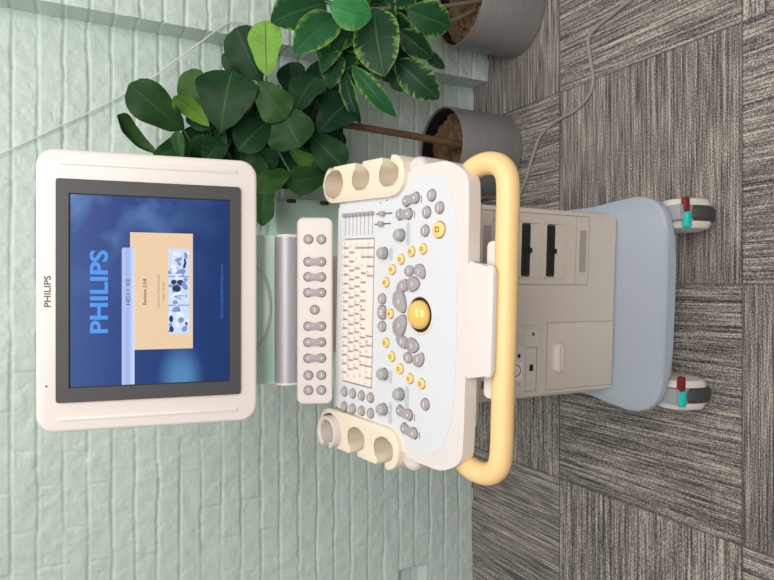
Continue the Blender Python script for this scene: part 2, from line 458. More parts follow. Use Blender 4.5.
# probe port module: frame built from strips so that the ports are real recesses
bm = B()
def strip(x0, z0, x1, z1, o0=.0, o1=.012, mi=0):
    prism(bm, [(x0, z0), (x1, z0), (x1, z1), (x0, z1)], o0, o1, 0, mi=mi, xf=FRONT)
MX0, MX1, MZ0, MZ1 = .046, .209, .268, .640
ports = [(.343, .405), (.417, .479), (.491, .553)]
strip(MX0, MZ0, .0585, MZ1); strip(.191, MZ0, MX1, MZ1)
zz = MZ0
for a, b in ports + [(MZ1, MZ1)]:
    strip(.0585, zz, .191, a); zz = b
module = obj('probe_port_module', bm, BODY, mach, smooth=False)
for a, b in ports:
    bm = B(); frame(bm, rrect(.0585, a, .191, b, .006, 4), rrect(.0625, a + .004, .187, b - .004, .005, 4), .002, .0135)
    for v in bm.verts: v.co = FRONT @ v.co
    # sloped lower shelf and dark socket
    vs = [bm.verts.new(FRONT @ Vector(p)) for p in ((.0625, a + .003, .012), (.187, a + .003, .012), (.187, a + .031, .0095), (.0625, a + .031, .0095))]
    bm.faces.new(vs)
    fr = obj('probe_port', bm, BODYD, module)
    bm = B(); prism(bm, rrect(.066, a + .030, .1835, b - .003, .003, 3), .002, .0105, 0, xf=FRONT)
    for q in range(7):
        prism(bm, rrect(.080 + q * .0135, a + .040, .089 + q * .0135, a + .044, .001, 2), .0105, .0115, 0, xf=FRONT)
    prism(bm, rrect(.118, a + .026, .130, a + .035, .002, 2), .009, .0135, 0, xf=FRONT)
    obj('socket', bm, BLACK, module)
for z0, z1, xa, xb in ((.276, .298, .076, .176), (.559, .582, .085, .176)):
    bm = B(); frame(bm, rrect(xa - .003, z0 - .003, xb + .003, z1 + .003, .004, 3), rrect(xa, z0, xb, z1, .003, 3), .011, .0132)
    for v in bm.verts: v.co = FRONT @ v.co
    prism(bm, rrect(xa, z0, xb, z1, .003, 3), .0118, .0124, 0, mi=1, xf=FRONT)
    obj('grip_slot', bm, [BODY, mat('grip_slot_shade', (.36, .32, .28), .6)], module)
# dark gap lines around the module
bm = B()
strip(MX0 - .0012, MZ0, MX0, MZ1, 0, .0122); strip(MX0 - .0012, MZ0 - .0012, MX1 + .0012, MZ0, 0, .0122); strip(MX1, MZ0, MX1 + .0012, MZ1, 0, .0122)
strip(MX0, .3085, MX1, .3092, .0, .0123); strip(MX0, .5545, MX1, .5553, .0, .0123)
obj('panel_gap', bm, KEYG, module, smooth=False)
# raised front skin left of and below the module, so the faces are flush
bm = B()
strip(-.224 + .012, .178, .0445, .255); strip(-.212, .255, .0445, .66); strip(.0445, .178, .212, .2665)
strip(.2105, .2665, .212, .66)
obj('front_skin', bm, BODY, mach, smooth=False)
# storage door
bm = B(); prism(bm, rrect(-.2055, .1765, -.0445, .391, .002, 2), .0118, .0126, 0, xf=FRONT); obj('door_gap', bm, KEYG, mach, smooth=False)
door = fbox('storage_door', BODY, mach, -.2043, .1778, -.0457, .3898, .002, .0122, .0135, .0006)
fbox('door_handle', WHITE, door, -.163, .346, -.093, .374, .0138, .013, .026, .006, 3)
# connector panel
bm = B(); frame(bm, rrect(-.213, .408, -.05, .600, .003, 3), rrect(-.206, .4135, -.057, .594, .002, 3), .0115, .0150)
for v in bm.verts: v.co = FRONT @ v.co
conn = obj('connector_panel', bm, BODY, mach)
bm = B(); prism(bm, rrect(-.206, .4135, -.057, .594, .002, 2), .0118, .0130, 0, xf=FRONT)
obj('connector_plate', bm, mat('connector_plate_plastic', (.60, .555, .50), .5), conn, smooth=False)
bm = B()
for (x0, z0, x1, z1) in ((-.2035, .4205, -.1005, .4217), (-.2035, .4205, -.2025, .45), (-.1015, .4205, -.1005, .452), (-.2045, .4525, -.1, .4530)):
    prism(bm, [(x0, z0), (x1, z0), (x1, z1), (x0, z1)], .0128, .0133, 0, xf=FRONT)
obj('cover_gap', bm, INK, conn, smooth=False)
def lens(name, x, z, r, m_, par, o0=.0128, o1=.0145, n=16):
    bm = B(); prism(bm, ell(x, z, r, n=n), o0, o1, r * .2, 1, xf=FRONT); return obj(name, bm, m_, par)
lens('screw', -.070, .433, .0042, INK, conn)
j = lens('jack_socket', -.119, .4745, .0085, GREYL, conn); lens('jack_hole', -.119, .4745, .0055, BLACK, conn, .0140, .0150)
bm = B(); prism(bm, rrect(-.175, .463, -.133, .505, .001, 2), .0128, .0134, 0, xf=FRONT)
frame(bm, ell(-.153, .481, .0140), ell(-.153, .481, .0118), .0133, .0137, mi=1)
for v in list(bm.verts)[-96:]: v.co = FRONT @ v.co
obj('ring_label', bm, [WHITE, INK], conn, smooth=False)
bm = B(); prism(bm, rrect(-.156, .4315, -.141, .442, .0008, 2), .0128, .0138, 0, xf=FRONT); obj('data_port', bm, BLACK, conn)
bm = B()
for q in range(5): prism(bm, rrect(-.098, .459 + q * .0065, -.066, .4605 + q * .0065, .0003, 1), .0129, .0132, 0, xf=FRONT)
obj('printed_text', bm, GREYK, conn, smooth=False)
for x in (-.118, -.184):
    bm = B(); prism(bm, rrect(x - .004, .4355, x + .004, .437, .0003, 1), .0129, .0132, 0, xf=FRONT); obj('printed_dash', bm, GREYK, conn, smooth=False)
bm = B()
for k in range(3):
    a = k * PI / 3; c_, s_ = math.cos(a), math.sin(a)
    prism(bm, [(-.186 + .006 * u * c_ - .0007 * v * s_, .4735 + .006 * u * s_ + .0007 * v * c_) for u, v in ((-1, -1), (1, -1), (1, 1), (-1, 1))], .0129, .0132 + k * .0001, 0, xf=FRONT)
obj('printed_symbol', bm, GREYK, conn, smooth=False)
bm = B(); prism(bm, rrect(-.188, .559, -.172, .577, .001, 2), .0128, .0140, 0, xf=FRONT); obj('power_switch', bm, INK, conn)
# lift column between cabinet and panel
bm = B(); prism(bm, rrect(-.10, .02, .10, .24, .03), .69, .90, 0); obj('lift_column', bm, BODY, mach)

# casters
def caster(x, y, rz, px=0):
    hub = empty('caster', (x, y, 0), rz); hub.parent = mach
    r = .0625
    bm = B(); lathe(bm, [(.02, -.0165), (r - .006, -.0175), (r, -.010), (r, .010), (r - .006, .0175), (.02, .0165)], 40, (0, 0, r), 'X')
    obj('wheel', bm, TYRE, hub)
    for sgn in (-1, 1):
        bm = B(); pr = [(.0, .0405), (.030, .0395), (.050, .034), (.0555, .024), (.0555, .0185), (.0, .0185)]
        lathe(bm, [(max(a, .001), sgn * b) for a, b in pr], 40, (0, 0, r + .004), 'X')
        for v in bm.verts:
            if v.co.z > r + .004:
                v.co.y *= .96; v.co.z = min(v.co.z * 1.0 + .012 * (v.co.z - r) / r, .146)
        obj('fender', bm, FENDER, hub)
    bm = B(); box(bm, -.0185, -.046, .085, .0185, .02, .1455, .004); obj('bracket', bm, BRACK, hub)
    bm = B(); lathe(bm, [(.017, .12), (.017, .1465)], 20, (0, .0, 0)); obj('stem', bm, BRACK, hub)
    bm = B(); prism(bm, rrect(px - .002, .117, px + .034, .133, .0065, 4), .040, .052, .003, 2, xf=FRONT); obj('release_pedal', bm, RED, hub)
    bm = B(); prism(bm, rrect(px - .038, .115, px + .000, .131, .0065, 4), .040, .055, .003, 2, xf=FRONT); obj('brake_pedal', bm, CYAN, hub)
    return hub
caster(.217, 1.066 - 1.19, R(3), .002)
c0 = caster(-.210, 1.061 - 1.19, 0, .014)
for sx in (-1, 1):
    k = copy_tree(c0, mach); k.location = (sx * .205, 1.655 - 1.19, 0); k.rotation_euler = (0, 0, R(180 + 14 * sx))

# ---------------- control panel (its own tilted frame: x right, y away, z out of the surface)
TILT = R(11)
hp = [(0, .255), (.196, .255), (.203, .250), (.2045, .235), (.2125, .075), (.2145, .057), (.225, .048), (.244, .043), (.2530, .030), (.2545, -.03), (.2535, -.062), (.230, -.104), (.195, -.1075), (.10, -.1085), (0, -.109)]
out = smoothpoly(hp + [(-x, y) for x, y in hp[-2:0:-1]], 3)
bm = B(); prism(bm, out, -.026, 0, .0045, 3)
ht = [(.0905, -.10), (.0895, -.1085), (.0880, -.112), (.0875, -.150), (.0855, -.157), (.081, -.1605), (.074, -.1615)]
prism(bm, [(-x, y) for x, y in ht] + ht[::-1], -.010, -.00003, .004, 3, both=True)
panel = obj('control_panel', bm, PANELW, mach, (0, -.24, .871), (TILT, 0, 0), sharp=50)
bm = B(); prism(bm, [(x * .86, y * .80 + .02) for x, y in out], -.075, -.0259, 0); obj('panel_underside', bm, SHELL, panel)
hb = [(0, .246), (.194, .246), (.199, .243), (.202, .23), (.212, .060), (.217, .043), (.232, .029), (.237, -.010), (.231, -.040), (.214, -.061), (.19, -.071), (.165, -.081), (.13, -.086), (0, -.088)]
out = smoothpoly(hb + [(-x, y) for x, y in hb[-2:0:-1]], 2)
bm = B(); prism(bm, out, .0, .0009, 0); obj('key_overlay', bm, INSERT, panel, smooth=False)

def disc(name, x, y, r, m_, h=.005, z=.0007, glyph=None, ry=None, gm=None, rot=0, p=2.0, par=None):
    bm = B(); pts = ell(0, 0, r, ry, 26, rot, p); prism(bm, pts, 0, h, min(r, ry or r) * .28, 3)
    prism(bm, [(a * 1.10, b * 1.10) for a, b in pts], -.0003, .0004, 0, mi=2)
    if glyph == 'box':
        k = r * .34; frame(bm, rrect(-k, -k, k, k, k * .3, 2), rrect(-k * .6, -k * .6, k * .6, k * .6, k * .2, 2), h, h + .0003, mi=1)
    elif glyph == 'dash':
        prism(bm, rrect(-r * .45, -r * .10, r * .45, r * .10, r * .05, 1), h - .0002, h + .0003, 0, mi=1)
    elif glyph == 'text':
        text_into(bm, random.choice(['SET', 'ID', 'CW', '2D', 'PW', 'M', 'F1', 'F2']), r * .7, (0, 0, h + .0003), 1)
    elif glyph == 'tri':
        flat(bm, [(-r * .4, -r * .25), (r * .4, -r * .25), (0, r * .4)], h + .0003, 1)
    return obj(name, bm, [m_, gm or GLYPH, INK], par or panel, (x, y, z), (0, 0, 0))

def dumbbell(name, par, x, y, dx, dy, r=.0085, h=.005, z=.0007):
    L_ = math.hypot(dx, dy); a = math.atan2(dy, dx); pts = []
    ph = R(58)
    for k in range(13): t = -PI + ph + (2 * PI - 2 * ph) * k / 12 ; pts.append((L_ / 2 + r * math.cos(t), r * math.sin(t)))
    pts.append((0, r * .50))
    for k in range(13): t = ph + (2 * PI - 2 * ph) * k / 12; pts.append((-L_ / 2 + r * math.cos(t), r * math.sin(t)))
    pts.append((0, -r * .50))
    rot = lambda q: (q[0] * math.cos(a) - q[1] * math.sin(a), q[0] * math.sin(a) + q[1] * math.cos(a))
    bm = B(); prism(bm, [rot(q) for q in pts], 0, h, r * .25, 2); prism(bm, [rot((q[0] * 1.06, q[1] * 1.13)) for q in pts], -.0003, .0004, 0, mi=2)
    for s_ in (-1, 1):
        c = rot((s_ * L_ / 2, 0)); prism(bm, ell(c[0], c[1], r * .22, n=8), h - .0002, h + .0003, 0, mi=1)
    return obj(name, bm, [GREYB, GLYPH, INK], par, (x, y, z))

# keyboard
KU = .01742; kx0 = -.1465
rows = [
 (.2190, [1] * 16, ['Esc', '1', '2', '3', '4', '5', '6', '7', '8', '9', '0', '-', '=', '~', '<', 'Del']),
 (.1995, [1.5] + [1] * 13 + [1.5], ['Tab', 'Q', 'W', 'E', 'R', 'T', 'Y', 'U', 'I', 'O', 'P', '[', ']', '\\', 'Bk']),
 (.1803, [1.75] + [1] * 11 + [2.25, 1], ['Cap', 'A', 'S', 'D', 'F', 'G', 'H', 'J', 'K', 'L', ';', "'", 'Ent', '^']),
 (.1612, [2.25] + [1] * 10 + [1.75, 1, 1], ['Shift', 'Z', 'X', 'C', 'V', 'B', 'N', 'M', ',', '.', '/', 'Sh', 'o', '+']),
 (.1420, [1, 1.25, 1, 1.25, 1], ['F', 'Ctl', '*', 'Alt', '@']), ]
rows[4][1].extend([6.5, 1, 1, 1, 1]); rows[4][2].extend(['', '#', '<', 'v', '>'])
bm = B(); prism(bm, rrect(kx0 - .0015, .1320, kx0 + 16 * KU + .0015, .2290, .002, 2), .0, .0013, 0); obj('keyboard_bed', bm, KEYG, panel, smooth=False)
for w, ws, ls in rows:
    x = kx0
    for k, s_ in zip(ws, ls):
        wd = k * KU
        bm = B(); prism(bm, rrect(-wd / 2 + .0009, -.0085, wd / 2 - .0009, .0085, .0016, 2), 0, .0060, .0012, 1, taper=1.0)
        for v in bm.verts:
            if v.co.z > .003: v.co.x -= .0012 * math.copysign(1, v.co.x) * min(1, abs(v.co.x) / .006); v.co.y = v.co.y * .88 + .0003
        if s_: text_into(bm, s_, .0062 if len(s_) == 1 else .0042, (-.0012 if len(s_) == 1 else 0, .001, .0063), 1, bold=.0001)
        obj('key', bm, [KEYM, KEYINK], panel, (x + wd / 2, w, .0012))
        x += wd

for x, y in ((.0522, .0974), (.0755, .08), (.094, .0562), (.1074, .0287), (.1116, -.0015)):
    y -= .0025
    disc('yellow_button', x, y, .0088, YELLOW, glyph='box', gm=GLYPHD); disc('yellow_button', -x - .005, y - .003, .0088, YELLOW, glyph='box', gm=GLYPHD)
disc('yellow_button', -.004, .0805, .0085, YELLOW, glyph='tri', gm=GLYPHD)
disc('freeze_button', .1427, -.0424, .0135, YELLOW, h=.006, glyph='box', gm=GLYPHD)
for x, y in ((.2004, -.0224), (.1786, -.0424), (.1729, -.0109), (.1421, -.0081), (-.15, -.0175)): disc('round_button', x, y, .0098, GREYB, glyph='dash')
for k in range(4):
    disc('round_button', -.1675 + k * .0008, .2205 - k * .0284, .0092, GREYB, glyph='dash'); disc('round_button', -.1967 + k * .0008, .220 - k * .0287, .0092, GREYB, glyph='dash')
dumbbell('rocker_button', panel, .1725, .0477, .0, -.0235, .0095)
dumbbell('rocker_button', panel, .1970, .0300, .004, -.0235, .0095)
for x, y in ((.1725, .0477), (.1970, .0300), (-.173, .0505 - .014), (-.2026, .0386 - .014)): pass
dumbbell('rocker_button', panel, -.1745, .036, -.003, -.0235, .0095); dumbbell('rocker_button', panel, -.2036, .0225, -.003, -.0245, .0095)
bm = B()
for x, y in ((.1715, .021), (.1955, .004), (-.178, .010), (-.206, -.004)): prism(bm, rrect(x - .006, y - .0008, x + .006, y + .0008, .0003, 1), .0009, .0012, 0)
for i in range(2): prism(bm, rrect(.196 + i * .003, .115 - i * .02, .198 + i * .003, .119 - i * .02, .0003, 1), .0009, .0012, 0)
obj('panel_print', bm, INK, panel, smooth=False)
# knobs and their long inlays
for x, y, ix, iy, il in ((.1047, .1108, .1035, .083, .008), (.1363, .0639, .1385, .0365, .016), (-.1147, .1041, -.117, .078, .008), (-.1792, .1036, -.182, .076, .016), (-.1438, .057, -.147, .031, .016)):
    bm = B(); lathe(bm, [(.0098, 0), (.0095, .010), (.0088, .0125), (.0075, .0135)], 28)
    for k in range(14):
        a = 2 * PI * k / 14; prism(bm, ell(.0096 * math.cos(a), .0096 * math.sin(a), .0009, n=6), .001, .010, 0)
    prism(bm, ell(.0, .0, .0115, n=28), -.0003, .0004, 0, mi=1)
    obj('knob', bm, [GREYK, INK], panel, (x, y - .0085, .0008))
    bm = B(); prism(bm, rrect(-il - .004, -.0052, il + .004, .0052, .005, 5), 0, .0012, .0005, 1)
    for s_ in (-1, 0, 1): prism(bm, ell(s_ * il * .7, 0, .0013, n=8), .001, .0015, 0, mi=1)
    obj('knob_inlay', bm, [GREYL, GREYB], panel, (ix, iy, .0007))
# grey keys round the trackball
disc('grey_key', .0215, .1053, .0095, GREYB, ry=.0105, glyph='dash'); disc('grey_key', -.003, .1046, .0120, GREYB, ry=.0105, glyph='box', p=4); disc('grey_key', -.0285, .1038, .0095, GREYB, ry=.0105, glyph='dash')
def patch(name, pts, h=.0045):
    bm = B(); pts = smoothpoly(pts, 2); prism(bm, pts, 0, h, .0022, 2)
    cx = sum(p[0] for p in pts) / len(pts); cy = sum(p[1] for p in pts) / len(pts)
    prism(bm, [(cx + (p[0] - cx) * 1.07, cy + (p[1] - cy) * 1.07) for p in pts], -.0003, .0004, 0, mi=2)
    prism(bm, rrect(cx - .005, cy + .0004, cx + .005, cy + .0016, .0003, 1), h - .0002, h + .0003, 0, mi=1)
    prism(bm, rrect(cx - .003, cy - .0030, cx + .003, cy - .0020, .0003, 1), h - .0002, h + .0003, 0, mi=1)
    return obj(name, bm, [GREYB, GLYPH, INK], panel, (0, -.0075, .0007))
P1 = [(.0005, .056), (.0015, .047), (.016, .044), (.036, .052), (.042, .062), (.038, .075), (.024, .082), (.012, .077), (.004, .066)]
P2 = [(.0375, .064), (.0385, .044), (.045, .041), (.058, .044), (.060, .051), (.051, .067), (.041, .072)]
P3 = [(.0385, .038), (.039, .023), (.049, .010), (.058, .012), (.0655, .026), (.0610, .040), (.052, .041)]
P4 = [(.0640, .044), (.0660, .032), (.072, .027), (.080, .028), (.084, .036), (.081, .047), (.072, .051)]
P5 = [(.0680, .021), (.0640, .010), (.060, .002), (.068, -.004), (.082, .000), (.087, .012), (.083, .022), (.074, .026)]
for P_ in (P1, P2, P3, P4, P5):
    patch('grey_key', P_); patch('grey_key', [(-x - .003, y - .0015) for x, y in P_][::-1])
# trackball
bm = B(); lathe(bm, [(.034, 0), (.0335, .0022), (.0312, .0028), (.0300, .0012)], 48, cap=False); obj('trackball_ring', bm, WHITE, panel, (0, 0, .0009))
bm = B(); prism(bm, ell(0, 0, .0305, n=48), .0009, .0015, 0); obj('trackball_well', bm, BLACK, panel, smooth=False)
bm = B(); lathe(bm, [(.0250 * math.cos(R(a)), .0250 * math.sin(R(a)) * .75) for a in range(0, 90, 6)] + [(.0006, .01875)], 40); obj('trackball', bm, AMBER, panel, (0, .001, .0014))
# gain sliders
for i in range(8):
    y = .2275 - i * .01255
    bm = B(); prism(bm, rrect(.139, y - .0013, .181, y + .0013, .001, 2), .0008, .0011, 0); obj('slider_slot', bm, GREYK, panel, smooth=False)
    bm = B(); prism(bm, rrect(.1755, y - .0046, .1825, y + .0046, .002, 3), .001, .0075, .0015, 2); obj('slider_knob', bm, GREYB, panel)
for x, y in ((.1765, .106), (.158, .1095)):
    bm = B(); prism(bm, rrect(x - .0013, y - .024, x + .0013, y + .024, .001, 2), .0008, .0011, 0); obj('slider_slot', bm, INK, panel, smooth=False)
    bm = B(); prism(bm, rrect(x - .0045, y - .005, x + .0045, y + .008, .003, 3), .001, .0085, .0015, 2); obj('slider_knob', bm, GREYB, panel)

# probe holders
def holder(sx):
    U0, U1, W0, W1, rr = .205, .279, .0425, .298, .034
    if sx < 0: U0, U1 = .208, .285
    cups = [(.2420, .2590, .0300, .0325, .0075, .013), (.2445, .1690, .0215, .0300, .0115, .008), (.2445, .0845, .0215, .0300, .0115, .008)]
    if sx < 0: cups = [(a + .005, b, c + .001, d, e, g) for a, b, c, d, e, g in cups]
    pts = []
    def corner(cx, cy, a0, a1, n=7):
        for k in range(n + 1):
            t = R(a0 + (a1 - a0) * k / n); pts.append((cx + rr * math.cos(t), cy + rr * math.sin(t)))
    corner(U1 - rr, W0 + rr, 270, 360)              # near outer corner
    for (cu, cw, rx, ry, s_, so) in cups[::-1]:
        n = 30; ring = []
        lo_, hi_ = cw + so - s_, cw + so + s_
        for k in range(n + 1):                      # round the cup, clockwise the long way
            t = -2 * PI * k / n; c_, q_ = math.cos(t), math.sin(t)
            x = cu + rx * math.copysign(abs(c_) ** .8, c_); y = cw + ry * math.copysign(abs(q_) ** .8, q_)
            if not (c_ > 0 and lo_ - .001 < y < hi_ + .001): ring.append((x, y))
        a0 = [p for p in ring if p[1] <= lo_ or p[0] < cu]
        pts.append((U1 - .002, lo_ - .003)); pts.append((U1 - .005, lo_)); pts.append((U1 - .012, lo_))
        pts += ring
        if cw > .2: pts.append((U1 - .008, hi_)); break
        pts.append((U1 - .012, hi_)); pts.append((U1 - .005, hi_)); pts.append((U1 - .002, hi_ + .003))
    corner(U1 - rr, W1 - rr, 22, 90, 5)
    corner(U0 + rr, W1 - rr, 90, 180); corner(U0 + rr, W0 + rr, 180, 262)
    P = [(sx * x, y) for x, y in pts]
    if sx < 0: P = P[::-1]
    bm = B(); prism(bm, P, -.050, .009, .0022, 2)
    h = obj('probe_holder', bm, CREAM, panel, sharp=45)
    bm = B(); o2 = rrect(U0 + .001, W0 + .002, U1 - .002, W1 - .004, .033, 7)
    prism(bm, [(sx * x, y) for x, y in o2], -.062, -.049, 0)
    obj('holder_floor', bm, CREAM, panel)
    bm = B()
    # grey outer shell sweeping down behind the near end of the holder
    xs_ = sorted((sx * (U0 + .010), sx * (U1 - .006)))
    loft_rrect(bm, xs_[0], W0 - .034, xs_[1], W0 + .014, .0225, -.075, -.006, .012, 8, 5)
    obj('holder_shell', bm, SHELL, panel)
    return cups
cups = holder(1); holder(-1)
cu, cw = -.2520, .250
bm = B()
n = 30; rings = []
for k in range(n + 1):                              # C-shaped cup insert, open to the outside
    t = R(180 + 24) + R(360 - 48) * k / n
    c_, s_ = math.cos(t), math.sin(t)
    rings.append([bm.verts.new((r_ * c_, r_ * s_, z_)) for r_, z_ in ((.0320, .004), (.0330, .022), (.0315, .025), (.0270, .025), (.0240, .022), (.0215, -.035), (.028, -.04))])
for a, b in zip(rings, rings[1:]):
    for q in range(7): bm.faces.new((a[q], a[(q + 1) % 7], b[(q + 1) % 7], b[q]))
bm.faces.new(rings[0]); bm.faces.new(rings[-1][::-1])
obj('cup_insert', bm, SHELL, panel, (cu, cw, 0))

# handle and its bracket
path = [(.195, .01, -.040), (.227, -.060, -.034), (.2415, -.088, -.031), (.2462, -.117, -.030), (.2395, -.1425, -.030), (.2215, -.157, -.030), (.188, -.1605, -.030), (.14, -.1605, -.030), (.07, -.161, -.030), (0, -.1615, -.030)]
full = path + [(-x, y, z) for x, y, z in path[-2::-1]]
bm = B(); tube(bm, spline(full, 7), .0180, 20); obj('handle', bm, ORANGE, panel)
bm = B(); prism(bm, rrect(-.1245, -.165, .1245, -.119, .010, 4), -.040, -.029, .004, 2, both=True); obj('handle_bracket', bm, WHITE, panel)

# ---------------- button bar, grille and hood behind the panel
bar = B(); loft_rrect(bar, -.1965, -.0345, .1725, .0355, .0130, -.035, 0, .005)
bar = obj('button_bar', bar, WHITE, mach, (.0025, .010, .966), (R(69), 0, -YAW))
disc_b = lambda x, y: disc('round_button', x, y, .0088, GREYB, h=.004, z=.0003, glyph='dash', par=bar)
for x in (.129, -.139, -.1685): disc_b(x, .0132); disc_b(x, -.0122)
for x in (.0848, .0548, .0240, -.0425, -.0740, -.1056): dumbbell('rocker_button', bar, x, .0008, 0, .0255, .0085, .004, .0003)
disc_b(-.0099, .0008)
bm = B(); prism(bm, rrect(-.162, -.02, .143, .040, .012), -.055, -.03, 0)
# curved housing profile along x
def sweepx(bm, prof, x0, x1, mi=0):
    a = [bm.verts.new((x0, y, z)) for y, z in prof]; b = [bm.verts.new((x1, y, z)) for y, z in prof]
    for i in range(len(prof)):
        j = (i + 1) % len(prof); bm.faces.new((a[i], a[j], b[j], b[i])).material_index = mi
    bm.faces.new(a[::-1]).material_index = mi; bm.faces.new(b).material_index = mi
arc = [(.056 + .024 * math.sin(R(t)), -.026 + .022 * math.cos(R(t))) for t in range(-75, 76, 10)]
sweepx(bm, [(-.01, -.05)] + arc + [(.084, -.05)], -.159, .139)
obj('grille_housing', bm, WHITE, bar)
bm = B()
arc2 = [(.056 + .0248 * math.sin(R(t)), -.026 + .0228 * math.cos(R(t))) for t in range(-72, 73, 8)]
sweepx(bm, [(.04, -.04)] + arc2 + [(.072, -.04)], -.1545, .1338)
obj('speaker_grille', bm, GRILLE, bar)
bm = B(); prism(bm, rrect(-.160, .02, .139, .165, .022, 6), -.075, -.035, .010, 3); hood = obj('rear_hood', bm, HOODM, bar)
bm = B(); prism(bm, ell(-.005, .150, .105, .062, 48), -.036, -.027, .004, 2); obj('neck_collar', bm, HOODM, bar)
bm = B(); tube(bm, [(-.005 + .104 * math.cos(R(t)), .150 + .061 * math.sin(R(t)), -.026) for t in range(180, 361, 5)], .0022, 8); obj('collar_rim', bm, RIMM, bar)

# ---------------- monitor
MT = R(81.5)
bm = B(); loft_rrect(bm, -.2392, -.1855, .2392, .1790, .030, -.045, 0, .006)
mon = obj('monitor_housing', bm, WHITE, mach, (.029 + .0015, .011, 1.2746), (MT, 0, -YAW))
bm = B(); prism(bm, rrect(-.20, -.15, .20, .15, .03, 5), -.085, -.0449, 0); obj('monitor_back', bm, WHITE, mon)
bm = B(); prism(bm, rrect(-.05, -.175, .05, -.05, .02, 5), -.13, -.0849, 0); obj('monitor_neck', bm, WHITE, mon)
bm = B(); frame(bm, rrect(-.1885, -.1552, .1885, .1482, .005, 4), rrect(-.1645, -.1362, .1645, .1285, .001, 4), -.004, .0055); bez = obj('screen_bezel', bm, BEZEL, mon)
bm = B()
for s_ in (1, -1):
    pass
for s_ in (1, -1):
    bm = B(); prism(bm, rrect(-.0036, -.150, .0036, .1465, .0034, 4), 0, .0022, .0012, 2); obj('trim_rib', bm, WHITE, mon, (s_ * .2165, 0, -.0002), (0, 0, 0))
bm = B(); prism(bm, ell(0, 0, .0016, n=12), 0, .0006, 0); obj('sensor_hole', bm, BLACK, mon, (-.160, .1628, 0))
bm = B(); text_into(bm, 'PHILIPS', .0138, (0, 0, 0), bold=.0003, width=.0525); obj('lettering', bm, mat('brown_grey_ink', (.14, .115, .105), .6), mon, (-.0013, .1612, .0004), smooth=False)

def screenmat():
    M = bpy.data.materials.new('lit_screen'); M.use_nodes = True; nt = M.node_tree; b = nt.nodes['Principled BSDF']; N = nt.nodes.new; L = nt.links.new
    tc = N('ShaderNodeTexCoord'); sx = N('ShaderNodeSeparateXYZ'); L(tc.outputs['Object'], sx.inputs[0])
    mr = N('ShaderNodeMapRange'); mr.inputs[1].default_value = -.135; mr.inputs[2].default_value = .128; L(sx.outputs[1], mr.inputs[0])
    cr = N('ShaderNodeValToRGB'); e = cr.color_ramp.elements
    e[0].position = 0; e[0].color = lin((12, 50, 108)); e[1].position = 1; e[1].color = lin((54, 82, 146)); k = e.new(.55); k.color = lin((24, 58, 120))
    L(mr.outputs[0], cr.inputs[0])
    nz = N('ShaderNodeTexNoise'); nz.inputs['Scale'].default_value = 13; nz.inputs['Detail'].default_value = 2; nz.inputs['Distortion'].default_value = .6
    L(tc.outputs['Object'], nz.inputs['Vector'])
    # cloudier towards the upper right and one soft streak low on the left, as the start-up picture shows
    gx = N('ShaderNodeMapRange'); gx.inputs[1].default_value = -.02; gx.inputs[2].default_value = .15; L(sx.outputs[0], gx.inputs[0])
    cl = N('ShaderNodeMapRange'); cl.inputs[1].default_value = .42; cl.inputs[2].default_value = .70; L(nz.outputs['Fac'], cl.inputs[0])
    mu = N('ShaderNodeMath'); mu.operation = 'MULTIPLY'; L(gx.outputs[0], mu.inputs[0]); L(cl.outputs[0], mu.inputs[1])
    mu3 = N('ShaderNodeMath'); mu3.operation = 'MULTIPLY'; L(mu.outputs[0], mu3.inputs[0]); L(mr.outputs[0], mu3.inputs[1])
    mx = N('ShaderNodeMix'); mx.data_type = 'RGBA'; L(mu3.outputs[0], mx.inputs['Factor']); L(cr.outputs[0], mx.inputs['A']); mx.inputs['B'].default_value = lin((104, 146, 208))
    vd = N('ShaderNodeVectorMath'); vd.operation = 'DISTANCE'; vd.inputs[1].default_value = (-.155, -.052, 0)
    mp = N('ShaderNodeMapping'); mp.inputs['Scale'].default_value = (1, 1.7, 0); mp.inputs['Location'].default_value = (0, .035, 0); L(tc.outputs['Object'], mp.inputs['Vector']); L(mp.outputs[0], vd.inputs[0])
    g2 = N('ShaderNodeMapRange'); g2.interpolation_type = 'SMOOTHSTEP'; g2.inputs[1].default_value = .075; g2.inputs[2].default_value = .01; g2.inputs[3].default_value = 0; g2.inputs[4].default_value = .75; L(vd.outputs['Value'], g2.inputs[0])
    mx2 = N('ShaderNodeMix'); mx2.data_type = 'RGBA'; L(g2.outputs[0], mx2.inputs['Factor']); L(mx.outputs['Result'], mx2.inputs['A']); mx2.inputs['B'].default_value = lin((90, 150, 205))
    L(mx2.outputs['Result'], b.inputs['Emission Color']); b.inputs['Emission Strength'].default_value = 1
    b.inputs['Base Color'].default_value = (.005, .005, .006, 1); b.inputs['Roughness'].default_value = .4; b.inputs['Specular IOR Level'].default_value = .15
    return M
bm = B(); prism(bm, [(-.1645, -.1362), (.1645, -.1362), (.1645, .1285), (-.1645, .1285)], -.0035, .0010, 0, mi=0)
bm2 = B(); frame(bm2, rrect(-.1645, -.1362, .1645, .1285, .001, 4), rrect(-.1628, -.1348, .1628, .1262, .001, 4), .0009, .0013)
scr = obj('screen', bm, screenmat(), mon, smooth=False)
obj('screen_edge', bm2, BLACK, mon, smooth=False)
zs = .0012
bm = B(); text_into(bm, 'PHILIPS', .0385, (0, 0, 0), bold=.0010, width=.142); obj('screen_lettering', bm, emis('blue_letters', (72, 150, 240)), scr, (-.0018, .0820, zs), smooth=False)
bm = B(); flat(bm, [(-.1030, -.0720), (.1015, -.0720), (.1015, .0325), (-.1030, .0325)], 0); obj('splash_card', bm, emis('peach_card', (236, 206, 168)), scr, (0, 0, zs), smooth=False)
